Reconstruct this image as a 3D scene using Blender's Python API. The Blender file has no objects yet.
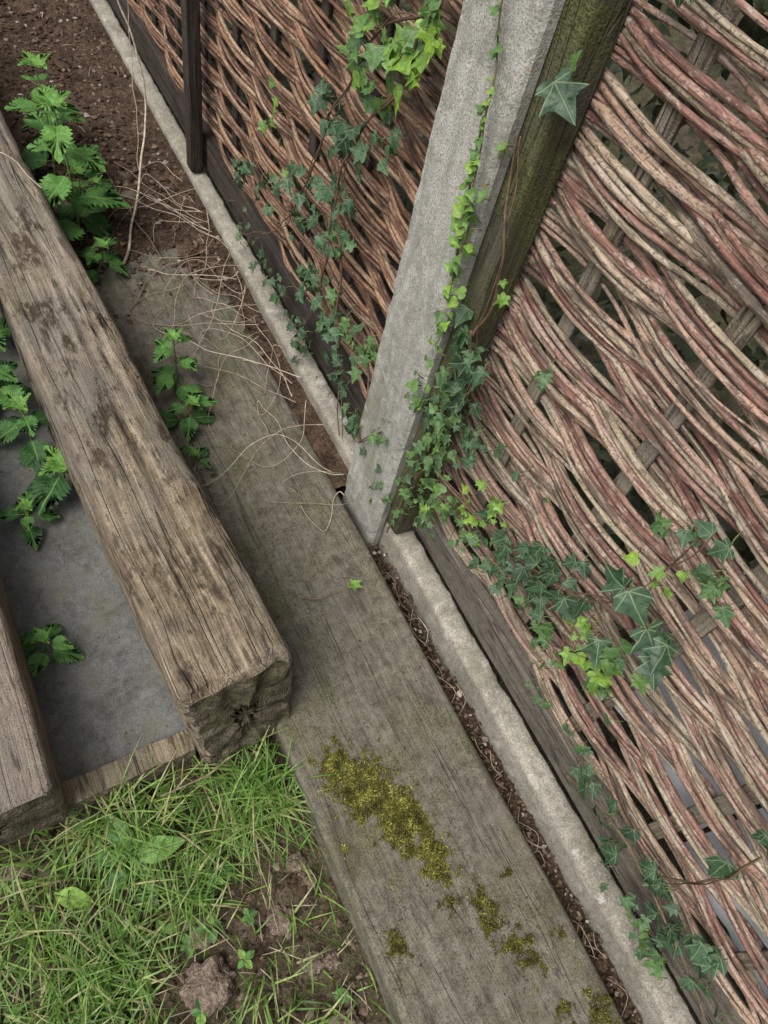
import bpy, math, random
import numpy as np
from mathutils import Vector, Matrix, noise as mn
random.seed(7); rng=np.random.default_rng(7)
SC=bpy.context.scene
COL=SC.collection
# ------------------------------------------------------------------ camera
R=Vector((.8757,-.4492,.1772)).normalized()
U=Vector((.3009,.7947,.5273)); U=(U-R*U.dot(R)).normalized()
B=R.cross(U); C=Vector((-.504,-.553,1.2))
cam=bpy.data.cameras.new("camera"); co=bpy.data.objects.new("camera",cam); COL.objects.link(co)
co.matrix_world=Matrix(((R.x,U.x,B.x,C.x),(R.y,U.y,B.y,C.y),(R.z,U.z,B.z,C.z),(0,0,0,1)))
cam.lens=27.04; cam.clip_start=.02; cam.clip_end=500; SC.camera=co
SC.view_settings.view_transform='Standard'; SC.view_settings.look='None'; SC.view_settings.exposure=0

# ------------------------------------------------------------------ light
sd=Vector((-.6,-.15,.95)).normalized()
w=bpy.data.worlds.new("World"); SC.world=w; w.use_nodes=True
nt=w.node_tree; bg=nt.nodes["Background"]
sky=nt.nodes.new("ShaderNodeTexSky"); sky.sky_type='NISHITA'; sky.sun_disc=False
sky.sun_elevation=math.asin(sd.z); sky.sun_rotation=math.atan2(sd.x,sd.y); sky.dust_density=4; sky.air_density=1
hs=nt.nodes.new("ShaderNodeHueSaturation"); hs.inputs['Saturation'].default_value=.5
nt.links.new(sky.outputs[0],hs.inputs['Color']); nt.links.new(hs.outputs[0],bg.inputs[0]); bg.inputs[1].default_value=.15
sl=bpy.data.lights.new("sun","SUN"); sl.energy=2.7; sl.angle=math.radians(42); sl.color=(1,.985,.96)
so=bpy.data.objects.new("sun",sl); COL.objects.link(so); so.rotation_euler=sd.to_track_quat('Z','Y').to_euler(); so.location=(0,0,5)

# ------------------------------------------------------------------ node helper
class NB:
    def __init__(s,name):
        s.m=bpy.data.materials.new(name); s.m.use_nodes=True; s.t=s.m.node_tree; s.n=s.t.nodes; s.L=s.t.links
        s.b=s.n["Principled BSDF"]; s.out=s.n["Material Output"]; s.tc=s.n.new("ShaderNodeTexCoord"); s.obj=s.tc.outputs['Object']
    def set(s,i,v):
        if isinstance(v,bpy.types.NodeSocket): s.L.new(v,i)
        elif isinstance(v,(tuple,list)) and len(v)==3 and i.type=='RGBA': i.default_value=(*v,1)
        else: i.default_value=v
    def map(s,sc,v=None):
        n=s.n.new("ShaderNodeMapping"); s.set(n.inputs[0],v or s.obj); n.inputs['Scale'].default_value=sc; return n.outputs[0]
    def noise(s,v,scale=1,detail=6,rough=.6,dist=0):
        n=s.n.new("ShaderNodeTexNoise"); s.set(n.inputs['Vector'],v); n.inputs['Scale'].default_value=scale
        n.inputs['Detail'].default_value=detail; n.inputs['Roughness'].default_value=rough; n.inputs['Distortion'].default_value=dist
        return n.outputs[0]
    def voro(s,v,scale,feat='F1'):
        n=s.n.new("ShaderNodeTexVoronoi"); n.feature=feat; s.set(n.inputs['Vector'],v); n.inputs['Scale'].default_value=scale; return n.outputs[0]
    def vcol(s,v,scale):
        n=s.n.new("ShaderNodeTexVoronoi"); s.set(n.inputs['Vector'],v); n.inputs['Scale'].default_value=scale
        h=s.n.new("ShaderNodeSeparateColor"); s.L.new(n.outputs['Color'],h.inputs[0]); return h.outputs[0]
    def math(s,op,a,b=0,c=0):
        n=s.n.new("ShaderNodeMath"); n.operation=op; s.set(n.inputs[0],a); s.set(n.inputs[1],b); s.set(n.inputs[2],c); return n.outputs[0]
    def mr(s,v,a,b,c=0,d=1):
        n=s.n.new("ShaderNodeMapRange"); n.clamp=True; s.set(n.inputs[0],v)
        for i,x in enumerate((a,b,c,d)): n.inputs[i+1].default_value=x
        return n.outputs[0]
    def ramp(s,f,stops):
        n=s.n.new("ShaderNodeValToRGB"); s.set(n.inputs[0],f); e=n.color_ramp.elements
        while len(e)<len(stops): e.new(.5)
        for k,(p,c) in zip(e,stops): k.position=p; k.color=(*c,1)
        return n.outputs[0]
    def mix(s,f,a,b,mode='MIX'):
        n=s.n.new("ShaderNodeMix"); n.data_type='RGBA'; n.blend_type=mode; s.set(n.inputs[0],f); s.set(n.inputs[6],a); s.set(n.inputs[7],b); return n.outputs[2]
    def attr(s,name):
        n=s.n.new("ShaderNodeAttribute"); n.attribute_name=name; return n
    def xyz(s,v):
        n=s.n.new("ShaderNodeSeparateXYZ"); s.L.new(v,n.inputs[0]); return n.outputs
    def val(s,col,v):
        n=s.n.new("ShaderNodeHueSaturation"); s.set(n.inputs['Color'],col); s.set(n.inputs['Value'],v); return n.outputs[0]
    def bump(s,h,strength=.5,dist=.002,prev=None):
        n=s.n.new("ShaderNodeBump"); n.inputs['Strength'].default_value=strength; n.inputs['Distance'].default_value=dist
        s.set(n.inputs['Height'],h)
        if prev: s.L.new(prev,n.inputs['Normal'])
        return n.outputs[0]
    def fin(s,col,rough=.85,normal=None,spec=.3):
        s.set(s.b.inputs['Base Color'],col); s.set(s.b.inputs['Roughness'],rough); s.b.inputs['Specular IOR Level'].default_value=spec
        if normal is not None: s.L.new(normal,s.b.inputs['Normal'])
        return s.m

def wood_mat(name,dark,mid,light,crackc=(.02,.016,.011),green=0.,gcol=(.09,.10,.03),grime=.3,dirt=0.,dirtc=((.06,.054,.042),(.155,.138,.102),(.25,.228,.18)),crack=1.,bmp=1.,cw=.0075,gs=.48):
    b=NB(name)
    wc=b.n.new("ShaderNodeTexNoise"); wc.inputs['Scale'].default_value=6; wc.inputs['Detail'].default_value=0
    b.L.new(b.obj,wc.inputs['Vector'])
    av=b.n.new("ShaderNodeVectorMath"); av.operation='MULTIPLY_ADD'; b.L.new(wc.outputs['Color'],av.inputs[0]); av.inputs[1].default_value=(.012,.012,.012); b.L.new(b.obj,av.inputs[2]); v=av.outputs[0]
    g1=b.noise(b.map((75,1.8,75),v),1,4,.72)
    g2=b.noise(b.map((320,7,320),v),1,1,.7)
    big=b.noise(b.map((7,3,7)),1,3,.65)
    iso=b.noise(b.obj,330,1,.75); iso2=b.noise(b.obj,55,4,.75)
    g=b.math('ADD',b.math('MULTIPLY',g1,.5),b.math('ADD',b.math('MULTIPLY',g2,.25),b.math('MULTIPLY',iso2,.25)))
    col=b.ramp(g,[(.37,dark),(.5,mid),(.62,light)])
    gray=tuple(.33*sum(mid)*k for k in (1.08,1.0,.9))
    col=b.mix(b.mr(big,.4,.62,0,.6),col,gray)
    blot=b.noise(b.map((22,9,22)),1,5,.75)
    if dirt>0:
        dn=b.math('ADD',b.math('MULTIPLY',iso,.5),b.math('MULTIPLY',iso2,.5))
        dc=b.ramp(dn,[(.38,dirtc[0]),(.5,dirtc[1]),(.62,dirtc[2])])
        col=b.mix(b.mr(b.noise(b.map((9,4,9)),1,5,.75),.38,.6,dirt*.45,dirt),col,dc)
    col=b.mix(b.mr(blot,.54,.64,0,grime*2),col,dark)
    col=b.mix(b.mr(blot,.44,.34,0,.35),col,light)
    pit=b.mr(b.noise(b.map((120,14,120),v),1,2,.6),.60,.67)
    c1=b.noise(b.map((24,.5,24),v),1,2,.5)
    cr0=b.mr(b.math('ABSOLUTE',b.math('SUBTRACT',c1,.5)),.0,cw,1,0)
    gate=b.noise(b.obj,8,2)
    cr=b.math('MULTIPLY',cr0,b.mr(gate,.46,.54,0,crack))
    c2=b.noise(b.map((60,1.1,60),v),1,1,.5)
    cr2=b.math('MULTIPLY',b.mr(b.math('ABSOLUTE',b.math('SUBTRACT',c2,.5)),.0,.012,1,0),b.mr(gate,.52,.44,0,.75*crack))
    crk=b.math('MAXIMUM',b.math('MAXIMUM',cr,cr2),b.math('MULTIPLY',pit,.7*crack))
    col=b.mix(b.math('MULTIPLY',crk,.88),col,crackc)
    col=b.mix(b.mr(iso,.6,.72,0,.5),col,crackc)
    if green>0:
        gm=b.mr(b.noise(b.obj,9,6,.75),gs,gs+.17,0,green); col=b.mix(gm,col,b.val(gcol,b.mr(iso,.35,.65,.5,1.6)))
    h=b.math('ADD',b.math('MULTIPLY',g1,1.0),b.math('MULTIPLY',iso,.4))
    h=b.math('SUBTRACT',h,b.math('MULTIPLY',cr0,.5*crack))
    n=b.bump(h,.95*bmp,.0045)
    return b.fin(col,.9,n,.2)

def endgrain_mat(name,dark,mid,light):
    b=NB(name)
    n0=b.noise(b.map((26,26,26)),1,5,.72); n1=b.noise(b.map((14,30,70)),1,5,.72); n2=b.noise(b.obj,260,2,.75)
    f=b.math('ADD',b.math('MULTIPLY',n1,.5),b.math('MULTIPLY',n0,.5))
    col=b.ramp(f,[(.38,dark),(.5,mid),(.64,light)])
    col=b.mix(b.mr(n2,.52,.68,0,.7),col,dark)
    col=b.mix(b.mr(b.noise(b.obj,16,4,.7),.5,.64,0,.6),col,(.085,.085,.035))
    c1=b.noise(b.map((20,20,9)),1,3,.6); cr=b.mr(b.math('ABSOLUTE',b.math('SUBTRACT',c1,.5)),0,.010,1,0)
    col=b.mix(b.math('MULTIPLY',cr,.6),col,(.015,.012,.008))
    n=b.bump(b.math('ADD',n0,b.math('MULTIPLY',n2,.6)),1,.007)
    return b.fin(col,.94,n,.12)

def concrete_mat(name,base=(.36,.355,.325),dk=(.2,.195,.17),lich=True,green=.25,agg=1.):
    b=NB(name)
    big=b.noise(b.map((8,8,5)),1,5,.7); med=b.noise(b.obj,60,4,.75); fi=b.noise(b.obj,420,1,.75)
    col=b.ramp(b.math('ADD',b.math('MULTIPLY',big,.55),b.math('MULTIPLY',med,.45)),[(.36,dk),(.5,base),(.64,tuple(min(1,x*1.35) for x in base))])
    col=b.val(col,b.mr(fi,.3,.7,.7,1.25))
    if agg:
        vc=b.vcol(b.obj,480)
        col=b.mix(b.mr(vc,.84,.9,0,.55*agg),col,(.14,.12,.09))
        col=b.mix(b.mr(vc,.08,.02,0,.4*agg),col,(.62,.58,.5))
    pit=b.mr(b.voro(b.obj,150),.0,.2,1,0); pit=b.math('MULTIPLY',pit,b.mr(b.noise(b.obj,30,2),.52,.6,0,max(.2,agg))); col=b.mix(b.math('MULTIPLY',pit,.75),col,(.07,.06,.05))
    col=b.mix(b.mr(b.noise(b.map((13,13,3.)),1,6,.75),.48,.63,0,green),col,(.14,.14,.075))
    col=b.mix(b.mr(b.noise(b.map((45,45,5)),1,4,.7),.53,.68,0,.55),col,dk)
    if lich:
        lm=b.mr(b.noise(b.obj,70,3,.6),.69,.72); col=b.mix(b.math('MULTIPLY',lm,.8),col,(.42,.2,.05))
        col=b.mix(b.mr(b.noise(b.obj,30,5,.72,.6),.60,.64,0,.5),col,(.52,.52,.47))
    h=b.math('ADD',b.math('MULTIPLY',med,.8),b.math('MULTIPLY',fi,.6))
    return b.fin(col,.92,b.bump(h,.8*(.4+.6*agg),.0025),.2)

def soil_mat(name,a=(.035,.022,.015),c=(.10,.065,.042),e=(.19,.14,.10),green=0):
    b=NB(name); n1=b.noise(b.obj,30,6,.75); n2=b.noise(b.obj,220,2,.75)
    s_=b.math('ADD',b.math('MULTIPLY',n1,.55),b.math('MULTIPLY',n2,.45))
    col=b.ramp(s_,[(.38,a),(.51,c),(.64,e)])
    if green: col=b.mix(b.mr(b.noise(b.obj,2.5,4),.4,.6,0,green),col,(.05,.085,.02))
    return b.fin(col,.95,b.bump(s_,1,.012),.15)

def withy_mat(name,stops,spot=(.55,.5,.42),spotamt=.5,rough=.5,dirt=(.05,.035,.025),spec=.4):
    b=NB(name); a=b.attr('age').outputs['Fac']
    col=b.ramp(a,stops)
    gr=b.noise(b.map((420,16,420)),1,2,.75); lon=b.noise(b.map((80,7,80)),1,3,.7); tn=b.noise(b.obj,260,1,.75)
    col=b.val(col,b.mr(gr,.32,.68,.5,1.45))
    col=b.mix(b.mr(lon,.52,.66,0,.8*spotamt+.1),col,spot)
    col=b.mix(b.mr(b.noise(b.map((150,60,150)),1,2,.75),.57,.64,0,spotamt),col,tuple(x*1.05 for x in spot))
    col=b.mix(b.mr(lon,.46,.38,0,.8),col,dirt)
    col=b.mix(b.mr(tn,.55,.66,0,.65),col,dirt)
    return b.fin(col,rough,b.bump(gr,1.,.0016),spec)

def leaf_mat(name,stops,vein,kind,trans=.25,rough=.42,veinw=.02,spec=.45):
    b=NB(name); a=b.attr('age').outputs['Fac']; X=b.xyz(b.attr('lp').outputs['Vector'])
    col=b.ramp(a,stops); nrm=None
    nz=b.noise(b.obj,140,2,.6); col=b.val(col,b.mr(nz,.3,.7,.65,1.35))
    ax=b.math('ABSOLUTE',X[0])
    if kind=='ivy':
        ang=b.math('ARCTAN2',ax,b.math('ADD',X[1],.001)); r=b.math('SQRT',b.math('ADD',b.math('MULTIPLY',X[0],X[0]),b.math('MULTIPLY',X[1],X[1])))
        d=b.math('MINIMUM',ang,b.math('ABSOLUTE',b.math('SUBTRACT',ang,.92))); d=b.math('MINIMUM',d,b.math('ABSOLUTE',b.math('SUBTRACT',ang,1.52)))
        vm=b.mr(b.math('MULTIPLY',d,r),veinw*.5,veinw*1.3,1,0)
        fv=b.math('FRACT',b.math('MULTIPLY',b.math('ADD',X[1],b.math('MULTIPLY',ax,-1.)),9)); vm=b.math('MAXIMUM',vm,b.math('MULTIPLY',b.mr(b.math('ABSOLUTE',b.math('SUBTRACT',fv,.5)),0,.1,1,0),.25)); nrm=b.bump(b.math('SUBTRACT',nz,vm),.5,.001)
    elif kind=='net':
        fv=b.math('FRACT',b.math('MULTIPLY',b.math('SUBTRACT',X[1],b.math('MULTIPLY',ax,1.1)),8))
        s=b.mr(b.math('ABSOLUTE',b.math('SUBTRACT',fv,.5)),0,.13,1,0); vm=b.math('MAXIMUM',b.mr(ax,veinw*.5,veinw*1.4,1,0),b.math('MULTIPLY',s,.6)); nrm=b.bump(b.math('SUBTRACT',nz,vm),.6,.0015)
    elif kind=='ov':
        fv=b.math('FRACT',b.math('MULTIPLY',b.math('SUBTRACT',X[1],b.math('MULTIPLY',ax,1.3)),6))
        s=b.mr(b.math('ABSOLUTE',b.math('SUBTRACT',fv,.5)),0,.1,1,0); vm=b.math('MAXIMUM',b.mr(ax,.01,.03,1,0),b.math('MULTIPLY',s,.4)); nrm=b.bump(b.math('SUBTRACT',nz,vm),.6,.002)
    else: vm=b.mr(ax,veinw*.5,veinw*1.5,.7,0)
    col=b.mix(b.math('MULTIPLY',vm,.75),col,vein)
    m=b.fin(col,rough,nrm,spec)
    if trans>0:
        tr=b.n.new("ShaderNodeBsdfTranslucent"); b.L.new(col,tr.inputs[0]); mx=b.n.new("ShaderNodeMixShader"); mx.inputs[0].default_value=trans
        b.L.new(b.b.outputs[0],mx.inputs[1]); b.L.new(tr.outputs[0],mx.inputs[2]); b.L.new(mx.outputs[0],b.out.inputs[0])
    return m

def simple_mat(name,stops,rough=.8,bs=60,spec=.3):
    b=NB(name); a=b.attr('age').outputs['Fac']; col=b.ramp(a,stops); nz=b.noise(b.obj,bs,2,.7)
    return b.fin(b.val(col,b.mr(nz,.3,.7,.6,1.4)),rough,None,spec)

# ------------------------------------------------------------------ mesh accumulator
class Acc:
    def __init__(s): s.V=[];s.F=[];s.A=[];s.P=[];s.n=0;s.mi=[]
    def add(s,V,F,age=0.,P=None,mi=0):
        V=np.asarray(V,float); k=len(V); s.V.append(V); s.F.extend([tuple(i+s.n for i in f) for f in F]); s.mi.extend([mi]*len(F))
        s.A.append(np.full(k,age) if np.isscalar(age) else np.asarray(age)); s.P.append(np.zeros((k,3)) if P is None else P); s.n+=k
    def obj(s,name,mats,parent=None,smooth=True,loc=None,rot=None):
        me=bpy.data.meshes.new(name); me.from_pydata(np.concatenate(s.V).tolist(),[],s.F)
        a=me.attributes.new('age','FLOAT','POINT'); a.data.foreach_set('value',np.concatenate(s.A).astype(np.float32))
        a=me.attributes.new('lp','FLOAT_VECTOR','POINT'); a.data.foreach_set('vector',np.concatenate(s.P).astype(np.float32).ravel())
        for m in (mats if isinstance(mats,list) else [mats]): me.materials.append(m)
        me.polygons.foreach_set('material_index',s.mi)
        if smooth: me.polygons.foreach_set('use_smooth',[True]*len(me.polygons))
        me.update(); o=bpy.data.objects.new(name,me); COL.objects.link(o)
        if parent: o.parent=parent
        if loc: o.location=loc
        if rot: o.rotation_euler=rot
        return o
def empty(name,loc=(0,0,0)):
    e=bpy.data.objects.new(name,None); e.location=loc; e.empty_display_size=.1; COL.objects.link(e); return e

_fc={}
def tube(acc,P,rad,sides=6,age=0.,mi=0):
    P=np.asarray(P,float); n=len(P); rad=np.broadcast_to(np.asarray(rad,float),(n,))
    T=np.gradient(P,axis=0); T/=np.linalg.norm(T,axis=1)[:,None]+1e-9
    ref=np.array([0,0,1.]) if abs(T[:,2]).mean()<.75 else np.array([1.,0,0])
    N1=np.cross(T,ref); N1/=np.linalg.norm(N1,axis=1)[:,None]+1e-9; N2=np.cross(T,N1)
    a=np.arange(sides)*2*math.pi/sides
    V=P[:,None,:]+rad[:,None,None]*(np.cos(a)[None,:,None]*N1[:,None,:]+np.sin(a)[None,:,None]*N2[:,None,:])
    k=(n,sides)
    if k not in _fc:
        f=[]
        for i in range(n-1):
            for j in range(sides):
                j2=(j+1)%sides; f.append((i*sides+j,i*sides+j2,(i+1)*sides+j2,(i+1)*sides+j))
        f.append(tuple(range(sides))[::-1]); f.append(tuple((n-1)*sides+j for j in range(sides))); _fc[k]=f
    acc.add(V.reshape(-1,3),_fc[k],age,None,mi)

def curve(pts,n=30,wob=0.,seed=0):
    P=np.asarray(pts,float); t=np.linspace(0,len(P)-1,n); out=[]
    for tt in t:
        i=min(int(tt),len(P)-2); f=tt-i; p0=P[max(i-1,0)];p1=P[i];p2=P[i+1];p3=P[min(i+2,len(P)-1)]
        out.append(.5*((2*p1)+(-p0+p2)*f+(2*p0-5*p1+4*p2-p3)*f*f+(-p0+3*p1-3*p2+p3)*f**3))
    out=np.array(out)
    if wob:
        for i,p in enumerate(out):
            v=mn.noise_vector(Vector(p*14)+Vector((seed*3.7,seed,0))); out[i]+=np.array(v)*wob
    return out

# ---- long timbers with worn edges
def timber(name,w,h,L,mats,r=.015,step=.012,amp=.0035,shear=0.,seed=0,loc=(0,0,0),rot=None,endround=.01,cx=.0,parent=None,gouge=1.,endamp=.004):
    pts=[]; ns=max(6,int(w/.006)); nh=max(4,int(h/.008))
    def arc(cx_,cz,a0): 
        for k in range(5):
            a=a0+math.pi/2*k/4; pts.append((cx_+r*math.cos(a),cz+r*math.sin(a)))
    arc(w/2-r,r,-math.pi/2)
    for k in range(1,nh): pts.append((w/2,r+(h-2*r)*k/nh))
    arc(w/2-r,h-r,0)
    for k in range(1,ns): pts.append((w/2-r-(w-2*r)*k/ns,h))
    arc(-w/2+r,h-r,math.pi/2)
    for k in range(1,nh): pts.append((-w/2,h-r-(h-2*r)*k/nh))
    arc(-w/2+r,r,math.pi)
    for k in range(1,ns): pts.append((-w/2+r+(w-2*r)*k/ns,0))
    S=np.array(pts); m=len(S); c=np.array([0,h/2]); D=S-c; Dn=D/np.linalg.norm(D,axis=1)[:,None]
    ys=[0.,.002,.006,.012]; y=.02
    while y<L-.02: ys.append(y); y+=step
    ys+= [L-.01,L-.004,L]; n=len(ys); V=np.zeros((n,m,3))
    for i,y in enumerate(ys):
        e=min(y,L-y); sh=1-endround/ (w/2)*max(0,1-e/.012)**2
        for j in range(m):
            x,z=c+D[j]*sh
            q=Vector((x*9+seed*5,y*2.2,z*9)); d=mn.fractal(q,1,2,4)*amp*1.3
            d+=mn.noise(Vector((x*60+seed,y*4,z*60)))*amp*.45
            g=mn.noise(Vector((x*22+seed*2,y*1.3,z*22+9))); d-=max(0,.05-abs(g))/.05*amp*.9*gouge*max(0,mn.noise(Vector((x*4,y*3,seed+z*4)))+.3)
            yy=y+shear*(1-z/h)*max(0,1-y/.5)+(mn.noise(Vector((x*25,seed,z*25)))*endamp if e<.015 else 0)
            V[i,j]=(x+Dn[j,0]*d,yy,z+Dn[j,1]*d)
    F=[]
    for i in range(n-1):
        for j in range(m):
            j2=(j+1)%m; F.append((i*m+j,i*m+j2,(i+1)*m+j2,(i+1)*m+j))
    acc=Acc(); acc.add(V.reshape(-1,3),F)
    for end,i0 in ((0,0),(1,n-1)):
        rings=[V[i0]]
        cc=V[i0].mean(0)
        for s_ in (.93,.82,.68,.52,.36,.2):
            rr=cc+(V[i0]-cc)*s_
            for q in rr: q[1]+=mn.fractal(Vector((q[0]*40,seed,q[2]*40)),1,2,3)*endamp
            rings.append(rr)
        VV=np.concatenate(rings+[cc[None]]); FF=[]
        for k in range(len(rings)-1):
            for j in range(m):
                j2=(j+1)%m; a,b2,c2,d2=k*m+j,(k+1)*m+j,(k+1)*m+j2,k*m+j2; FF.append((a,b2,c2,d2) if end==1 else (a,d2,c2,b2))
        k=len(rings)-1
        for j in range(m):
            j2=(j+1)%m; FF.append((k*m+j,k*m+j2,len(VV)-1) if end==1 else (k*m+j2,k*m+j,len(VV)-1))
        acc.add(VV,FF,0,None,1)
    return acc.obj(name,mats,parent,True,loc,rot)

# ------------------------------------------------------------------ materials
M_beam=wood_mat("weathered_oak",(.062,.046,.030),(.205,.158,.106),(.385,.32,.228),grime=.6,green=.12,crack=1.,cw=.013)
M_beamend=endgrain_mat("oak_end_grain",(.028,.024,.016),(.105,.09,.06),(.22,.19,.135))
M_beam2=wood_mat("weathered_pine",(.08,.058,.044),(.215,.168,.125),(.37,.31,.235),grime=.25)
M_low=wood_mat("dirty_sleeper_wood",(.062,.054,.041),(.150,.133,.100),(.235,.213,.165),green=.6,gcol=(.10,.10,.045),grime=.35,dirt=.85,crack=.6,bmp=.75)
M_plank=wood_mat("plank_wood",(.08,.06,.035),(.20,.16,.10),(.32,.265,.185),grime=.3,green=.35)
M_rail=wood_mat("rail_wood",(.055,.045,.036),(.13,.108,.086),(.22,.19,.155),grime=.3,dirt=.4)
M_raild=wood_mat("dark_rail_wood",(.02,.015,.012),(.05,.038,.03),(.10,.08,.06),grime=.3)
M_batten=wood_mat("mossy_batten_wood",(.032,.028,.019),(.085,.077,.048),(.15,.135,.09),green=.8,gcol=(.085,.095,.032),grime=.3,gs=.42)
M_stake=wood_mat("stake_wood",(.085,.068,.046),(.20,.165,.115),(.31,.262,.19),grime=.3)
M_post=concrete_mat("post_concrete",(.375,.365,.325),(.225,.22,.188),green=.55,agg=.7)
M_gravel=concrete_mat("gravel_board_concrete",(.31,.285,.235),(.175,.155,.125),green=.35,agg=.8)
M_slab=concrete_mat("slab_concrete",(.14,.14,.13),(.075,.075,.066),lich=False,green=.4,agg=0)
M_soil=soil_mat("soil",(.025,.017,.012),(.085,.055,.037),(.165,.115,.08)); M_ground=soil_mat("ground_soil",(.035,.024,.016),(.10,.072,.05),(.20,.155,.115),green=.4)
M_crumb=simple_mat("soil_crumbs",[(0,(.032,.021,.014)),(.65,(.11,.072,.05)),(.93,(.19,.145,.105)),(1,(.38,.35,.30))],.95,200,.1)
M_wL=withy_mat("copper_withies",[(0,(.08,.04,.025)),(.3,(.175,.085,.05)),(.6,(.26,.14,.08)),(.85,(.33,.205,.125)),(1,(.30,.225,.15))],spot=(.48,.36,.26),spotamt=.38,rough=.42,dirt=(.055,.035,.025))
M_wR=withy_mat("weathered_withies",[(0,(.19,.085,.065)),(.25,(.29,.16,.12)),(.5,(.36,.245,.175)),(.75,(.34,.275,.185)),(1,(.23,.18,.13))],spot=(.52,.465,.37),spotamt=.45,rough=.65,dirt=(.07,.052,.04),spec=.3)
M_ivy=leaf_mat("ivy_leaves",[(0,(.032,.070,.036)),(.35,(.060,.125,.055)),(.65,(.12,.24,.045)),(1,(.26,.43,.05))],(.22,.30,.16),'ivy')
M_net=leaf_mat("nettle_leaves",[(0,(.03,.09,.025)),(.5,(.075,.20,.04)),(1,(.16,.34,.06))],(.18,.33,.09),'net',rough=.6)
M_weed=leaf_mat("weed_leaves",[(0,(.05,.13,.03)),(.5,(.10,.24,.055)),(1,(.25,.42,.07))],(.22,.34,.13),'ov',rough=.55)
M_grass=leaf_mat("grass_blades",[(0,(.055,.12,.024)),(.5,(.145,.28,.05)),(.82,(.27,.41,.095)),(.93,(.44,.40,.19)),(1,(.42,.35,.21))],(.2,.32,.08),'x',trans=.3,veinw=.03)
M_moss=simple_mat("moss",[(0,(.06,.055,.018)),(.5,(.185,.175,.042)),(1,(.35,.34,.085))],.95,90,.1)
M_mossmat=simple_mat("moss_mat",[(0,(.085,.08,.028)),(1,(.085,.08,.028))],.95,150,.05)
M_twig=simple_mat("dry_stems",[(0,(.07,.045,.03)),(.5,(.27,.20,.14)),(1,(.52,.44,.33))],.7,80)
M_ivystem=simple_mat("ivy_stems",[(0,(.06,.045,.03)),(.5,(.15,.09,.06)),(1,(.12,.18,.05))],.7,80)
M_hedge=leaf_mat("hedge_leaves",[(0,(.05,.055,.028)),(.6,(.11,.14,.06)),(1,(.26,.27,.14))],(.08,.12,.05),'x',trans=0)
bb=NB("pale_plastic"); M_plastic=bb.fin(bb.ramp(bb.noise(bb.obj,20,2),[(.3,(.74,.78,.82)),(.7,(.86,.88,.9))]),.5,None,.4)

# ------------------------------------------------------------------ ground
def grid(name,xs,ys,fz,mat,parent=None):
    X,Y=np.meshgrid(xs,ys); V=np.array([(x,y,fz(x,y)) for x,y in zip(X.ravel(),Y.ravel())]); nx=len(xs)
    F=[(j*nx+i,j*nx+i+1,(j+1)*nx+i+1,(j+1)*nx+i) for j in range(len(ys)-1) for i in range(nx-1)]
    a=Acc(); a.add(V,F); return a.obj(name,mat,parent)
def gz(x,y): 
    d=math.hypot(x+.5,y+.5)
    return -.075+mn.fractal(Vector((x*14,y*14,0)),1,2,4)*.013*(1 if d<4 else 0)+mn.noise(Vector((x*.3,y*.3,5)))*(0.02 if d<4 else .1)*min(1,d/2)
t=np.linspace(-1,1,300); sp=np.sinh(6.8*t)/math.sinh(6.8)*120
grid("ground",sp-.5,sp-.5,gz,M_ground)
grid("concrete_slab",np.linspace(-1.8,-.305,60),np.linspace(-.2,3,90),lambda x,y:-.022+mn.fractal(Vector((x*8,y*8,2)),1,2,3)*.002,M_slab)

# ------------------------------------------------------------------ timbers
timber("wooden_sleeper",.28,.13,5.0,[M_low,M_beamend],r=.010,step=.010,amp=.004,seed=3,loc=(-.16,-2.2,-.13),gouge=1.2)
timber("wooden_sleeper.001",.158,.205,2.3,[M_beam,M_beamend],r=.020,step=.007,amp=.0088,shear=-.05,seed=11,loc=(-.349,-.212,-.030),rot=(0,0,.052),endround=.009,gouge=1.9,endamp=.008)
timber("wooden_sleeper.002",.2,.14,2.4,[M_beam2,M_beamend],r=.012,step=.012,amp=.003,shear=-.01,seed=21,loc=(-.708,-.243,-.022))
timber("wooden_plank",.22,.06,.034,[M_plank,M_plank],r=.004,step=.01,amp=.0015,seed=31,loc=(-.53,-.236,-.066),endround=.003)

# ------------------------------------------------------------------ concrete posts (slotted)
def post(name,y0):
    c=.006
    sec=[(c,0),(.018,0),(.018,.032),(.092,.032),(.092,0),(.11-c,0),(.11,c),(.11,.124-c),(.11-c,.124),(.092,.124),(.092,.092),(.018,.092),(.018,.124),(c,.124),(0,.124-c),(0,c)]
    S=[]
    for i in range(len(sec)):
        a=np.array(sec[i]);b=np.array(sec[(i+1)%len(sec)]); k=max(1,int(np.linalg.norm(b-a)/.008))
        for q in range(k): S.append(a+(b-a)*q/k)
    m=len(S); zs=np.arange(-.2,1.81,.008); V=[]
    for z in zs:
        for x,y in S:
            e=(x<.01) and (y<.012 or y>.112)
            d=mn.noise(Vector((x*30,y*30+y0,z*25)))*.0010
            if e: d+=mn.fractal(Vector((x*60,y*60,z*50)),1,2,3)*.0012+max(0,mn.noise(Vector((y*40,3,z*22)))-.35)*.012
            V.append((x+d,y+d*.7*(1 if y<.06 else -1),z))
    F=[(i*m+j,i*m+(j+1)%m,(i+1)*m+(j+1)%m,(i+1)*m+j) for i in range(len(zs)-1) for j in range(m)]
    F.append(tuple((len(zs)-1)*m+j for j in range(m)))
    a=Acc(); a.add(V,F); o=a.obj(name,M_post,None,False,(0,y0,0)); return o
post("concrete_post",0.); post("concrete_post.001",1.95); post("concrete_post.002",-1.95)
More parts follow.
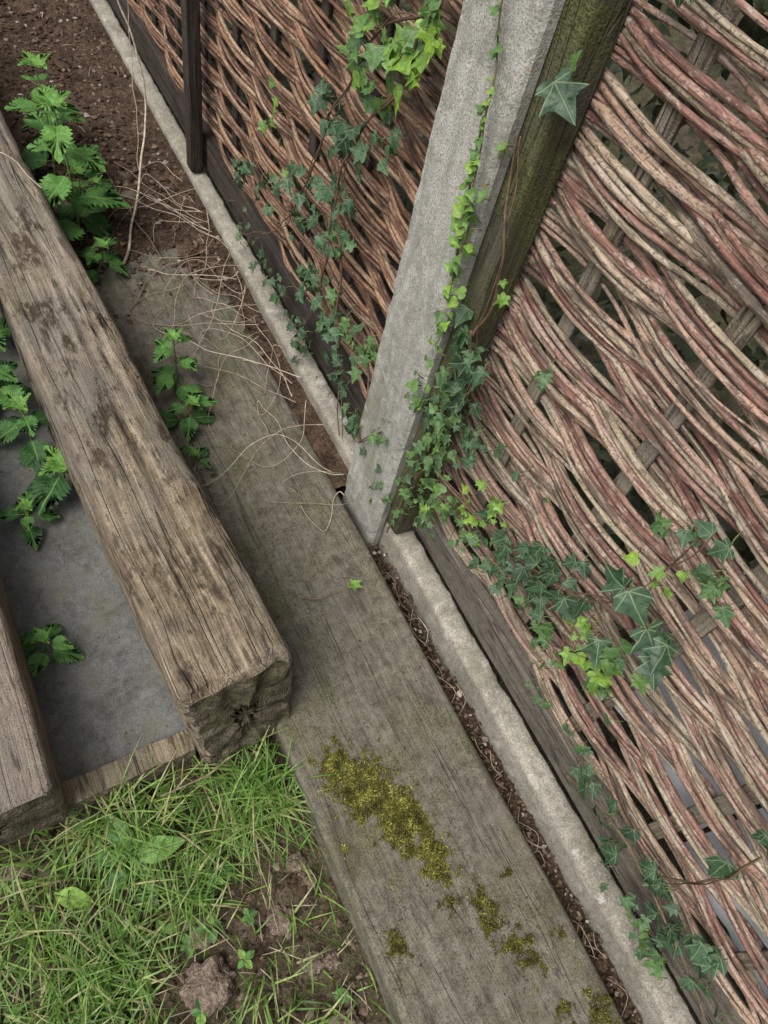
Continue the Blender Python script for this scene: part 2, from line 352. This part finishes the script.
def gboard(name,y0,y1):
    sec=[(.022,-.25),(.022,.022),(.026,.028),(.058,.029),(.062,.025),(.062,-.25)]
    ys=np.arange(y0,y1+.001,.010); S=[]
    for i in range(5):
        a=np.array(sec[i]);b=np.array(sec[i+1]);k=max(1,int(np.linalg.norm(b-a)/.01))
        for q in range(k): S.append(a+(b-a)*q/k)
    S.append(np.array(sec[-1])); m=len(S); V=[]
    for y in ys:
        for x,z in S:
            d=mn.noise(Vector((x*40,y*25,z*40)))*.0015+mn.fractal(Vector((x*60,y*70,z*60)),1,2,3)*(.002 if z>.02 else .0008); V.append((x+d,y,z+d))
    F=[(i*m+j,i*m+j+1,(i+1)*m+j+1,(i+1)*m+j) for i in range(len(ys)-1) for j in range(m-1)]
    a=Acc(); a.add(V,F); return a.obj(name,M_gravel)
gboard("concrete_gravel_board",-1.82,.03); gboard("concrete_gravel_board.001",.094,1.97)

# ------------------------------------------------------------------ woven fence panels
VROT=Matrix(((0,0,1),(1,0,0),(0,1,0))).to_euler()
def weave(name,y0,y1,s,ys,mat,rail,batt,seed,stakemat,sway,rmin,rmax,lean,A,bx,bw,bx2,ks,pk):
    rg=np.random.default_rng(seed); par=empty(name,(0,(y0+y1)/2,0)); off=-(y0+y1)/2
    acc=Acc(); z=.10; ph=1; Y=np.arange(y0,y1+.0001,.010); dz=(rmin+rmax)*1.0
    while z<1.60:
        k=int(rg.choice(ks)); zc=z+k*dz/2; xc=.086-lean*min(zc,1.)
        tilt=rg.normal(0,.004); f0,p0=rg.uniform(1.5,3),rg.uniform(0,6)
        for j in range(k):
            r0=rg.uniform(rmin,rmax)
            c=np.cos(np.pi*(Y-ys+rg.normal(0,.005))/s)*ph; fr=c*1.12-.12*c**3
            x=xc-(A+rg.normal(0,.001))*fr+.0012*np.sin(Y*rg.uniform(20,34)+rg.uniform(0,6))+rg.normal(0,.0013)
            zz=zc+(j-(k-1)/2)*dz*(1+.10*fr)+tilt*(Y-Y.mean())+sway*np.sin(Y*f0+p0)+.0026*np.sin(Y*rg.uniform(4,9)+rg.uniform(0,6))+.001*np.sin(Y*rg.uniform(25,45)+rg.uniform(0,6))
            L=y1-y0; tp=(Y-y0)/L; tp=tp if rg.random()<.5 else 1-tp
            r=r0*(1.1-.34*tp)
            cc=y0+rg.uniform(0,.08)
            while cc<y1: r=r+.0009*np.exp(-((Y-cc)/.007)**2); cc+=rg.uniform(.05,.16)
            r=r+.0003*np.sin(Y*90+rg.uniform(0,6))
            tube(acc,np.stack([x,Y+off,zz],1),r,7,float(rg.random()))
        for _ in range(2):
            if rg.random()<.4:
                a0=rg.uniform(y0,y1-.5); ln=rg.uniform(.25,.5); yy=np.linspace(a0,a0+ln,40); c2=np.cos(np.pi*(yy-ys)/s)*ph
                xx=xc-(A+.005)*np.maximum(c2,-.5)-.003
                tube(acc,np.stack([xx,yy+off,zc+rg.uniform(-.02,.02)+rg.uniform(-.08,.08)*(yy-a0)],1),np.linspace(rmin*.8,.001,40),6,float(rg.random()))
        z+=k*dz*pk+rg.uniform(-.001,.004); ph=-ph
    acc.obj("withies",mat,par)
    k0=math.ceil((y0-ys)/s); i=0
    while ys+k0*s<y1-.02:
        yk=ys+k0*s
        if yk>y0+.03:
            v=timber("stake_%d"%i,.024,.008,1.66,[stakemat,stakemat],r=.003,step=.03,amp=.0012,seed=40+i,loc=(.082,yk+off,.05),endround=.002,parent=par)
            v.rotation_euler=(Matrix.Rotation(-lean,3,'Y')@VROT.to_matrix()).to_euler(); i+=1
        k0+=1
    timber("bottom_rail",.034,.078,y1-y0-.004,[rail,rail],r=.004,step=.02,amp=.0018,seed=seed,loc=(.079,y0+.002+off,.033),parent=par)
    for q,(yy,nm,bb_,ww) in enumerate(((y0+.0,"frame_batten_end",bx2,.046),(y1-bw,"frame_batten",bx,bw))):
        v=timber(nm,ww,.045,1.62,[batt,batt],r=.004,step=.015,amp=.002,seed=60+q+seed,loc=(bb_,yy+ww/2+off,.036),endround=.002,parent=par)
        v.rotation_euler=VROT
    return par
fr=weave("woven_willow_fence",-1.82,.006,.172,-.12,M_wR,M_rail,M_batten,5,M_stake,.005,.0031,.0046,.020,.0105,.019,.040,.04,[4,4,5],.86)
fl=weave("woven_willow_fence.001",.122,1.94,.18,1.0-.09*1,M_wL,M_raild,M_raild,9,M_raild,.006,.0031,.0045,.010,.0110,.04,.046,.068,[3,4,5],.84)
v=timber("dark_stake",.034,.03,1.6,[M_raild,M_raild],r=.004,step=.03,amp=.002,seed=77,loc=(.022,1.04-(.122+1.94)/2,.03),parent=fl)
v.rotation_euler=VROT

# ------------------------------------------------------------------ leaves
def outline(half): 
    pts=[p for p in half]+[(-x,y) for x,y in half[::-1] if abs(x)>1e-6]
    return np.array(pts)
IVY=outline([(0,0),(.08,-.08),(.2,-.13),(.36,-.10),(.46,.02),(.36,.12),(.31,.2),(.44,.3),(.60,.46),(.42,.46),(.26,.52),(.18,.66),(.10,.84),(0,1.)])
IVY3=outline([(0,0),(.1,-.06),(.3,-.02),(.40,.12),(.46,.30),(.36,.42),(.22,.52),(.14,.74),(0,1.)])
def nett():
    h=[(0,0)]; n=9
    for i in range(n):
        tt=(i+.3)/n; w_=.34*math.sin(math.pi*min(1,tt**.72))**.85+.01; h.append((w_*.86,tt*.97-.02)); h.append((w_*1.1+.01,tt*.97+.055))
    h.append((0,1.04)); return outline(h)
NET=nett()
OVAL=outline([(0,0),(.04,.03),(.05,.12),(.12,.2),(.19,.3),(.235,.42),(.24,.55),(.21,.68),(.16,.8),(.09,.92),(0,1)])
def leaf(acc,O,pos,d,n,size,age,fold=.25,curl=.25,width=1.,wav=.035):
    d=np.array(d,float); d/=np.linalg.norm(d); n=np.array(n,float); n-=d*n.dot(d); n/=np.linalg.norm(n)+1e-9; s_=np.cross(d,n)
    c=np.array([0,.4]); m=len(O); L=np.concatenate([O,c+(O-c)*.5,c[None]])
    x=L[:,0]*width;y=L[:,1]; ph=random.uniform(0,6); z=np.abs(x)*fold-curl*y*y+wav*np.sin(x*12+y*8+ph)
    V=np.array(pos)+size*(x[:,None]*s_+y[:,None]*d+z[:,None]*n)
    F=[(j,(j+1)%m,m+(j+1)%m,m+j) for j in range(m)]+[(m+j,m+(j+1)%m,2*m) for j in range(m)]
    P=np.stack([L[:,0],L[:,1],np.zeros(len(L))],1); acc.add(V,F,age,P)

CL=[(.20,.80,.03,.03,8,.034,.55,.035),(.298,.742,.045,.035,20,.030,.75,.035),(.23,.73,.03,.04,12,.036,.9,.03),(.357,.663,.035,.03,12,.028,.6,.035),
(.30,.66,.03,.03,8,.03,.5,.035),(.34,.56,.03,.03,12,.030,.15,.035),(.42,.54,.03,.03,12,.028,.2,.035),(.25,.60,.03,.03,8,.026,.3,.035),
(.617,.42,.03,.04,8,.022,.7,.035),(.75,.22,.035,.03,10,.030,.1,.035),(.71,.12,.05,.03,10,.022,.3,.03),(.49,.34,.04,.035,18,.026,.2,.035),(.36,.45,.035,.03,18,.026,.2,.035),
(.43,.40,.04,.03,12,.024,.25,.035),(.34,.385,.03,.03,10,.024,.4,.035),(.55,.11,.05,.03,12,.022,.25,.03),(.38,.22,.04,.03,18,.026,.3,.033),(.29,.22,.035,.03,18,.024,.35,.033),
(.22,.27,.03,.03,12,.024,.45,.033),(.167,.30,.02,.02,10,.022,.5,.03),(.39,.08,.04,.025,13,.022,.2,.03),(.25,.15,.04,.03,15,.024,.15,.03),(.45,.10,.03,.025,11,.022,.2,.03),(.17,.12,.02,.025,10,.022,.2,.02),
(.60,.28,.05,.04,8,.02,.35,.033),(.30,.30,.04,.03,8,.022,.4,.033),(.62,.10,.04,.02,8,.02,.3,.03),
(.10,.16,.03,.03,8,.018,.35,-.006),(.05,.25,.02,.03,5,.018,.5,-.006),(.03,.12,.02,.03,6,.016,.4,-.006),
(-.045,.53,.014,.03,14,.026,.35,.010),(-.070,.49,.014,.03,14,.026,.15,.012),(-.050,.43,.016,.03,20,.022,.4,.010),(-.06,.36,.02,.03,24,.020,.5,.010),(-.05,.29,.02,.03,26,.020,.5,.01),(-.10,.25,.02,.025,22,.018,.6,.02),
(-.03,.36,.015,.04,10,.018,.3,.008),(-.10,.40,.02,.03,10,.022,.3,.03),(-.06,.62,.01,.02,3,.016,.8,.012),(-.04,.2,.02,.02,16,.017,.5,.01),(-.02,.13,.02,.02,10,.016,.5,.005),(-.08,.18,.02,.02,14,.017,.45,.02),
(-.16,.29,.025,.02,12,.018,.95,.03),(-.18,.36,.025,.025,10,.018,.8,.03),(-.14,.24,.03,.02,14,.018,.5,.03),(-.235,.32,.03,.03,16,.026,.15,.035),(-.29,.36,.03,.025,13,.030,.12,.035),(-.34,.39,.03,.03,12,.033,.1,.035),(-.30,.30,.03,.02,12,.024,.25,.035),(-.22,.25,.03,.02,14,.02,.3,.035),
(-.40,.48,.02,.02,4,.042,.08,.025),(-.445,.475,.02,.02,4,.038,.08,.03),(-.41,.37,.03,.025,20,.021,.85,.03),(-.36,.28,.03,.02,14,.022,.45,.03),(-.45,.40,.02,.02,7,.028,.5,.03),(-.46,.33,.03,.02,8,.02,.5,.03),
(-.41,.55,.02,.02,5,.020,.9,.03),(-.41,.63,.02,.015,5,.021,.2,.03),(-.38,.59,.02,.02,6,.018,.5,.03),(-.45,.60,.02,.02,4,.02,.4,.03),(-.42,.20,.03,.02,6,.018,.4,.03),(-.50,.20,.02,.02,5,.02,.3,.03),
(-.55,.17,.015,.015,5,.030,.2,.03),(-.60,.19,.015,.012,4,.030,.15,.03),(-.63,.14,.02,.01,5,.032,.12,.03),(-.68,.20,.02,.015,6,.035,.12,.03),(-.74,.17,.02,.015,8,.035,.12,.03),(-.77,.22,.02,.015,5,.034,.2,.03),
(-.69,.36,.015,.01,1,.042,.1,.03),(-.68,.44,.015,.015,3,.042,.12,.03),(-.80,.15,.03,.02,7,.034,.2,.03),(-.58,.22,.01,.01,1,.025,.3,.03),(-.77,.10,.03,.015,12,.02,.5,.015),(-.70,.11,.03,.015,8,.02,.4,.02),
(-.13,.975,.015,.01,2,.036,.2,.03),(-.16,.59,.01,.015,5,.016,.45,.03),(-.22,.44,.02,.02,5,.018,.3,.03),(-.14,.42,.02,.02,5,.018,.3,.03)]
ivy=empty("ivy_plant"); AL=Acc(); AS=Acc()
def ivyleaf(p,size,age,O=None,base=None):
    a=random.gauss(0,.9); d=(random.gauss(-.15,.3),math.sin(a)*.9,-math.cos(a)*.8+.1); n=(-.75+random.gauss(0,.3),random.gauss(-.15,.35),.65+random.gauss(0,.3))
    ag=min(1,max(0,age+random.gauss(0,.09)))
    leaf(AL,O if O is not None else (IVY if random.random()<.75 else IVY3),p,d,n,size,ag,fold=random.uniform(.05,.35),curl=random.uniform(-.05,.4),width=random.uniform(.85,1.1))
    b=np.array(base) if base is not None else np.array(p)+np.array((.012,random.uniform(-.012,.012),random.uniform(-.02,.012)))
    pm=(b+np.array(p))/2+np.array((-.004,0,.003)); tube(AS,np.array([b,pm,np.array(p)]),.0007,4,.9)
for (y,z,sy,sz,n,size,age,x) in CL:
    for i in range(n):
        p=(x+random.gauss(-.002,.006),y+random.gauss(0,sy*.8),z+random.gauss(0,sz*.8))
        ivyleaf(p,size*random.choice([.5,.7,.85,1,1.1]),age)
leaf(AL,IVY,(.010,-.03,.855),(.15,-.9,-.45),(-.7,.1,.7),.042,.12,.1,.1)
leaf(AL,IVY,(.008,-.045,.875),(-.1,-.2,.9),(-.7,.1,.7),.02,.6,.1,.1)
STEMS=[[(.04,.18,.9),(.035,.21,.8),(.035,.30,.74),(.035,.36,.65),(.035,.42,.54),(.035,.49,.34),(.035,.60,.2),(.03,.75,.08)],
[(.035,.21,.8),(.035,.25,.68),(.035,.34,.56),(.035,.36,.45),(.035,.38,.22),(.03,.45,.08)],[(.035,.34,.38),(.033,.28,.22),(.03,.25,.12),(.02,.2,.04)],
[(.035,.20,.3),(.02,.14,.22),(-.006,.10,.16),(-.006,.05,.25)],
[(.015,-.04,.56),(.015,-.07,.48),(.013,-.05,.38),(.013,-.06,.3),(.012,-.03,.2),(.012,-.02,.04)],[(.015,-.06,.3),(.03,-.16,.30),(.035,-.25,.32),(.035,-.34,.39),(.03,-.40,.47),(.03,-.41,.56),(.03,-.41,.64)],
[(.035,-.25,.31),(.03,-.36,.29),(.03,-.42,.37)],[(.03,-.52,.13),(.03,-.6,.17),(.03,-.66,.18),(.03,-.74,.16),(.03,-.85,.12)],[(.035,-.68,.2),(.03,-.70,.3),(.035,-.69,.42)],[(.012,-.05,.55),(.01,-.05,.66),(.004,-.01,.8)]]
for i,s_ in enumerate(STEMS):
    for q in range(2): P=curve(s_,60,.010,i*2+q); tube(AS,P,np.linspace(.0022,.0011,60) if q==0 else .0009,6,random.uniform(.1,.6))
for base,top,sd_ in (((-.010,.0,.60),(-.012,.05,.90),1),((-.008,-.005,.58),(-.014,.022,.80),2)):
    P=curve([base,(-.012,(base[1]+top[1])/2-.008,(base[2]+top[2])/2),top],40,.006,sd_); tube(AS,P,np.linspace(.0018,.0008,40),6,.7)
    for k in range(4,40):
        if random.random()<.75:
            sgn=random.choice([-1,1]); p=P[k]; leaf(AL,IVY3,p+np.array((-.003,0,0)),(random.gauss(-.4,.2),sgn*.8,random.gauss(.3,.4)),(-.7,random.gauss(0,.3),.6),random.uniform(.007,.019)*(1.25-k/60),random.uniform(.65,1) if k<30 else .55,.2,.2)
for i in range(40):
    p=(-.008+random.gauss(0,.004),random.gauss(-.008,.012),random.uniform(.36,.78)); ivyleaf(p,random.uniform(.008,.022),random.uniform(.45,.95),IVY3)
AL.obj("leaves",M_ivy,ivy); AS.obj("stems",M_ivystem,ivy)

# ------------------------------------------------------------------ nettles
def nettle(name,base,h,lean,size,seed,pairs=5,age=.55):
    random.seed(seed); par=empty(name,base); A=Acc(); S=Acc()
    top=np.array((lean[0],lean[1],h)); P=curve([(0,0,-.01),top*.5+np.array((.004,-.004,0)),top],24); tube(S,P,np.linspace(.0026,.0012,24),6,.95)
    for k in range(pairs):
        f=.25+.75*(k+.2)/pairs; p=P[min(23,int(f*23))]; a0=(k%2)*math.pi/2+random.uniform(-.3,.3)+seed
        sz=size*(1.1-.5*k/pairs)*random.uniform(.85,1.1)
        for a in (a0,a0+math.pi):
            dirv=np.array((math.cos(a),math.sin(a),random.uniform(-.25,.35))); q=p+dirv*.014
            tube(S,np.array([p,(p+q)/2+np.array((0,0,.001)),q]),.0009,4,.9)
            leaf(A,NET,q,dirv,(0,0,1),sz,min(1,max(0,age+.3*k/pairs-.12+random.gauss(0,.1))),fold=.2,curl=random.uniform(.15,.5),width=1.15)
    for a in np.arange(4)*math.pi/2+.4: leaf(A,NET,P[-1],(math.cos(a),math.sin(a),.7),(0,0,1),size*.45,.95,.3,.3)
    A.obj("leaves",M_net,par); S.obj("stem",M_ivystem,par)
NE=[((-.275,.88,0),.30,(.0,.03),.090,1,5,.6),((-.262,.95,0),.12,(.02,.01),.060,2,4,.4),((-.27,1.10,0),.25,(.01,.03),.085,3,4,.6),((-.265,.80,0),.07,(.015,-.01),.05,4,3,.35),
((-.25,1.25,0),.12,(.02,.0),.06,14,3,.35),((-.22,1.02,0),.05,(.02,.0),.05,15,3,.3),
((-.225,.43,0),.13,(.01,.02),.050,5,4,.5),((-.235,.36,0),.06,(.02,-.01),.042,6,3,.35),((-.255,.26,0),.03,(.01,0),.032,7,2,.25),
((-.50,.42,-.02),.08,(.0,.02),.062,8,3,.3),((-.475,.31,-.02),.05,(.01,.0),.095,9,2,.1),((-.53,.52,-.02),.1,(0,.02),.06,10,4,.35),((-.55,.25,-.02),.05,(.01,.0),.04,11,3,.4),((-.585,.01,-.02),.05,(.01,.0),.04,12,3,.6),((-.52,.66,-.02),.14,(-.01,.02),.06,13,4,.4)]
for i,a in enumerate(NE): nettle("nettle_plant" if i==0 else "nettle_plant.%03d"%i,*a[:4],a[4],a[5],a[6])
random.seed(99)

# ------------------------------------------------------------------ soil over the far part of the sleeper
def cover(x,y):
    c=min(1,max(0,(y-.42)/.45))*.95+.35*min(1,max(0,(y-1.1)/.3))+max(0,1-abs(x-.0)/.12)*min(1,max(0,(y-.15)/.4))*.5
    return c+mn.fractal(Vector((x*9,y*6,3)),1,2,5)*.34
def soilz(x,y): return max(0,min(.012,(cover(x,y)-.62)*.022))
grid("soil",np.linspace(-.33,.022,80),np.linspace(.12,2.6,330),lambda x,y:-.006+min(.016,max(-.02,(cover(x,y)-.62))*.022)+mn.fractal(Vector((x*50,y*50,1)),1,2,3)*.003,M_soil)
grid("soil.001",np.linspace(-.024,.024,10),np.linspace(-2.,.13,200),lambda x,y:-.045+mn.fractal(Vector((x*40,y*30,1)),1,2,3)*.010-.03*max(0,min(1,(y+.35)/.15)),M_soil)
import bmesh
bm=bmesh.new(); bmesh.ops.create_icosphere(bm,subdivisions=1,radius=1); IV=np.array([v.co[:] for v in bm.verts]); IF=[tuple(v.index for v in f.verts) for f in bm.faces]; bm.free()
bm=bmesh.new(); bmesh.ops.create_icosphere(bm,subdivisions=4,radius=1); IV4=np.array([v.co[:] for v in bm.verts]); IF4=[tuple(v.index for v in f.verts) for f in bm.faces]; bm.free()
D=Acc()
def crumb(p,r,age): D.add(np.array(p)+IV*rng.uniform(.45,1.2,(len(IV),1))*np.array((rng.uniform(.7,1.5),rng.uniform(.7,1.5),rng.uniform(.4,.8)))*r,IF,age)
k=0
while k<3800:
    x,y=random.uniform(-.31,.015),random.uniform(.1,2.0); c=cover(x,y)
    if random.random()<max(.02,min(1,(c-.35)*1.6)): crumb((x,y,soilz(x,y)-.001),random.choice([.001,.0015,.002,.002,.003,.005,.007]),min(1,random.random()**1.3)); k+=1
for i in range(1300): crumb((random.uniform(-.02,.019),random.uniform(-1.2,.0),random.uniform(-.045,-.03)),random.uniform(.0012,.005),random.random())
for i in range(420): crumb((random.uniform(-.29,-.02),random.uniform(-1,.5),.0012),random.uniform(.0005,.0020),random.random())
for i in range(3600): 
    x,y=random.uniform(-.8,-.3),random.uniform(-1.,-.24); crumb((x,y,gz(x,y)+.001),random.uniform(.0012,.007),random.random()*.95)
for i in range(90): crumb((random.uniform(-.6,-.43),random.uniform(-.2,.7),-.021),random.uniform(.0006,.002),random.random()*.6)
D.obj("soil_debris",M_crumb,None,False)
M_soil2=soil_mat("dry_soil",(.09,.063,.046),(.21,.158,.12),(.33,.27,.215))
def clod(name,loc,r,flat):
    V=[]
    for v in IV4:
        q=Vector(v); s_=1+mn.fractal(q*2+Vector(loc)*9,1,2,5)*.4; V.append(np.array(v)*s_*np.array((r,r*.9,r*flat)))
    a=Acc(); a.add(V,IF4); a.obj(name,M_soil2,None,True,loc)
for i,(l,r,f) in enumerate((((-.512,-.528,-.062),.034,.5),((-.39,-.50,-.072),.02,.45),((-.66,-.30,-.072),.02,.45),((-.36,-.66,-.070),.022,.45),((-.34,-.44,-.072),.015,.5),((-.37,-.57,-.072),.016,.5),((-.345,-.58,-.072),.012,.6),((-.50,-.47,-.072),.018,.5),((-.70,-.27,-.072),.022,.5))):
    clod("soil_clod"+("" if i==0 else ".%03d"%i),l,r,f)

# ------------------------------------------------------------------ moss
PATCH=[(-.245,-.35,.028,.033,1.0),(-.215,-.40,.040,.043,1.1),(-.185,-.46,.035,.048,1.1),(-.165,-.52,.026,.043,.98),(-.13,-.63,.020,.040,.82),(-.105,-.69,.020,.028,.76),(-.265,-.60,.017,.022,.82),(-.235,-.55,.010,.02,.6),(-.045,-.80,.022,.022,.85),(-.075,-.60,.009,.014,.6),(-.18,-.59,.018,.028,.66),(-.05,-.70,.012,.02,.62),(-.28,-.46,.01,.04,.6),(-.09,-.78,.02,.02,.6),(-.2,-.95,.05,.08,.9),(-.1,-1.1,.05,.08,.9)]
def mossf(x,y):
    b_=0
    for (px,py,sx,sy,st) in PATCH:
        e=((x-px)/sx)**2+((y-py)/sy)**2
        if e<5: b_=max(b_,st*math.exp(-e*.45))
    if b_<.05: return -1
    return b_-.60+mn.fractal(Vector((x*60,y*60,4)),.75,2,6)*.52
mxs=np.linspace(-.297,-.022,190); mys=np.linspace(-1.0,-.28,480)
grid("moss_mat",mxs,mys,lambda x,y:-.006+.0082*min(1,max(0,mossf(x,y)*2.2+.52))+mn.noise(Vector((x*260,y*260,1)))*.0013,M_mossmat)
MO=Acc()
def tuft(x,y,z0,hh,age):
    a=random.uniform(0,6.28); w_=random.uniform(.0005,.0011); dx,dy=random.gauss(0,.6)*hh,random.gauss(0,.6)*hh
    ca,sa=math.cos(a)*w_,math.sin(a)*w_
    MO.add([(x-ca,y-sa,z0),(x+ca,y+sa,z0),(x+dx*.6+ca*.9,y+dy*.6+sa*.9,z0+hh*.7),(x+dx,y+dy,z0+hh),(x+dx*.6-ca*.9,y+dy*.6-sa*.9,z0+hh*.7)],[(0,1,2,3,4)],age)
n=0; tries=0
while n<23000 and tries<240000:
    tries+=1; pt=random.choice(PATCH[:6] if random.random()<.5 else PATCH); x,y=random.gauss(pt[0],pt[2]*1.15),random.gauss(pt[1],pt[3]*1.15)
    if x>-.024 or x<-.296: continue
    q=mossf(x,y)
    if q>-.15 and (q>.0 or random.random()<.25):
        cl=mn.noise(Vector((x*60,y*60,9)))
        base=.55 if y>-.57 else .28
        tuft(x,y,-.001+.0036*min(1,max(0,q*2.)),random.uniform(.0016,.0043)*(.7+min(.6,max(0,q)*2)),min(1,max(0,base+cl*.8+random.gauss(0,.2)))); n+=1
MO.obj("moss_patch",M_moss,None,False)
bpy.data.objects["moss_mat"].parent=bpy.data.objects["moss_patch"]

# ------------------------------------------------------------------ grass and weeds
G=Acc()
def blade(x,y,L,w_,age,lean):
    a=random.uniform(0,6.28) if random.random()<.6 else random.gauss(-1.9,.8); z0=gz(x,y)-.004; d=np.array((math.cos(a),math.sin(a),0)); s_=np.array((-d[1],d[0],0)); n=6; V=[];F=[];P=[]
    for i in range(n):
        f=i/(n-1); q=np.array((x,y,z0))+d*L*math.sin(lean*f)*f*.9+np.array((0,0,L*f*math.cos(lean*f*.95))); ww=w_*(1-f**2.2)*.5+.0001
        V+= [q-s_*ww,q+s_*ww]; P+=[(-1,f,0),(1,f,0)]
        if i: F.append((2*i-2,2*i-1,2*i+1,2*i))
    G.add(V,F,age,np.array(P,float)*np.array((.3,1,1)))
k=0; 
while k<6600:
    if k<5100: x,y=random.uniform(-.82,-.305),random.uniform(-.85,-.25)
    else: x,y=random.uniform(-2.2,-.31),random.uniform(-2.2,-.25)
    m=mn.fractal(Vector((x*10,y*10,8)),1,2,3)
    edge=(x+.305)/-.14
    if y<-.37 and edge<1 and random.random()>.14*edge+.03: continue
    if math.hypot(x+.512,y+.525)<.065: continue
    if y<-.43 and y>-.6 and -.58<x<-.40 and random.random()<.55: continue
    if x<-.60 and y>-.31 and random.random()<.75: continue
    if m<.0 and random.random()<.75: continue
    cl=mn.noise(Vector((x*20,y*20,2)))
    blade(x,y,random.uniform(.03,.105)*(1.3 if y>-.38 else .85),random.uniform(.0016,.0036),min(.9,max(0,random.gauss(.58,.2)+cl*.3)) if random.random()<.9 else random.uniform(.92,1),random.uniform(.5,1.7)); k+=1
G.obj("grass",M_grass)
W=Acc(); 
for p,d,sz,ag in (((-.552,-.335,-.038),(.5,-.1,.3),.070,.7),((-.555,-.33,-.038),(-.15,.9,.5),.062,.45),((-.565,-.335,-.045),(-.5,-.6,.2),.042,.3),((-.66,-.335,-.026),(.75,-.6,.25),.052,.98),((-.56,-.33,-.045),(-.8,.3,.3),.045,.4),((-.555,-.33,-.045),(.3,-.8,.3),.04,.3)):
    leaf(W,OVAL,p,d,(0,-.1,1),sz,ag,.3,.4,1.05,.05)
for i in range(34):
    x,y=random.uniform(-.75,-.33),random.uniform(-.75,-.26); a=random.uniform(0,6.28)
    for q in range(4): leaf(W,OVAL,(x,y,gz(x,y)+.012),(math.cos(a+q*1.5),math.sin(a+q*1.5),.3),(0,0,1),random.uniform(.01,.022),random.random(),.2,.3,1.4)
leaf(W,OVAL,(-.365,-.615,-.055),(.6,-.5,.15),(0,0,1),.028,.5,.2,.3,1.4)
W.obj("broadleaf_weed",M_weed)

# ------------------------------------------------------------------ dry stems and twigs
T=Acc()
tube(T,curve([(-.205,.80,.006),(-.16,.90,.012),(-.10,1.02,.05),(-.055,1.10,.12),(-.045,1.14,.22),(-.07,1.18,.36),(-.10,1.2,.5)],60,.006,1),np.linspace(.0034,.0018,60),6,.9)
tube(T,curve([(-.10,1.02,.05),(-.06,1.15,.10),(-.02,1.3,.2),(.0,1.35,.35)],40,.006,2),.0011,5,.6)
tube(T,curve([(-.16,1.12,.014),(-.14,.9,.014),(-.12,.75,.010),(-.085,.60,.006),(-.05,.5,.006)],60,.006,3),.0022,6,.15)
for i in range(44):
    y0=random.uniform(.08,1.0); x0=random.uniform(-.02,.02); x1=x0-random.uniform(.04,.24); y1=y0+random.uniform(-.22,.3)
    zm=random.uniform(.01,.05)
    tube(T,curve([(x0,y0,random.uniform(.01,.05)),((x0+x1)/2+random.uniform(-.03,.03),(y0+y1)/2+random.uniform(-.07,.07),zm),(x1,y1,.008),(x1-random.uniform(-.03,.04),y1+random.uniform(-.08,.08),.007)],44,.012,i+10),np.linspace(random.uniform(.0008,.0013),.0004,44),4,random.uniform(.5,1))
tube(T,curve([(-.34,.83,.19),(-.39,.95,.2),(-.45,1.05,.195)],30,.01,60),.0009,4,.9)
tube(T,curve([(-.36,-.26,-.01),(-.40,-.272,-.015),(-.45,-.285,-.02),(-.49,-.28,-.03)],40,.014,61),.0016,5,.4)
tube(T,curve([(-.30,-.24,.0),(-.31,-.262,-.01),(-.36,-.25,-.02)],30,.01,62),.0012,5,.5)
tube(T,curve([(-.18,-.066,.005),(-.15,-.082,.008),(-.11,-.085,.012),(-.085,-.085,.014)],30,.004,63),.0009,4,.3)
for i in range(36):
    x,y=random.uniform(-.30,-.0),random.uniform(.35,1.9); a=random.uniform(0,3.14); l=random.uniform(.01,.05)
    tube(T,curve([(x,y,.014),(x+math.cos(a)*l/2,y+math.sin(a)*l/2,.016),(x+math.cos(a)*l,y+math.sin(a)*l,.013)],10,.006,i),random.uniform(.0007,.0014),4,random.uniform(.1,.8))
for i in range(30):
    y=random.uniform(-1,-.1); tube(T,curve([(random.uniform(-.02,.015),y,-.03),(random.uniform(-.02,.015),y+.02,-.028),(random.uniform(-.02,.015),y+random.uniform(.02,.06),-.026)],8),.0007,4,random.uniform(.3,.8))
for i in range(110):
    x,y=random.uniform(-.75,-.32),random.uniform(-.8,-.26); a=random.uniform(0,3.14); l=random.uniform(.02,.07)
    tube(T,curve([(x,y,gz(x,y)+.008),(x+math.cos(a)*l/2,y+math.sin(a)*l/2,gz(x,y)+.018),(x+math.cos(a)*l,y+math.sin(a)*l,gz(x,y)+.008)],10,.006,i),.0007,4,random.uniform(.5,1))
T.obj("dry_twigs",M_twig)
S=Acc()
for a in (0.2,1.7,3.2,4.4,5.5): leaf(S,IVY3,(-.083,-.085,.013),(math.cos(a),math.sin(a),.4),(0,0,1),random.uniform(.012,.019),random.uniform(.75,.95),.2,.2)
S.obj("ivy_seedling",M_ivy)

# ------------------------------------------------------------------ behind the fence
H=Acc()
for i in range(5000):
    y=random.uniform(-2.,2.1); z=random.uniform(-.05,.95); x=.26+random.random()**1.5*.35+.04*math.sin(y*5)
    leaf(H,IVY3,(x,y,z),(random.gauss(0,1),random.gauss(0,1),random.gauss(-.3,1)),(-.6,random.gauss(0,.5),.6),random.uniform(.02,.05),random.random(),.2,.2)
H.obj("hedge",M_hedge)
PS=Acc()
def sheet(y0,y1,z0,z1,x0,x1):
    ys=np.linspace(y0,y1,14); zs=np.linspace(z0,z1,14); V=[(x0+(x1-x0)*(1-j/13)+.006*math.sin(i*1.1+j*.6),y,z) for j,z in enumerate(zs) for i,y in enumerate(ys)]
    PS.add(V,[(j*14+i,j*14+i+1,(j+1)*14+i+1,(j+1)*14+i) for j in range(13) for i in range(13)])
sheet(-.66,-.42,.20,.44,.24,.12); sheet(-.92,-.67,.12,.38,.24,.12)
PS.obj("plastic_sheet",M_plastic)
print("ok")
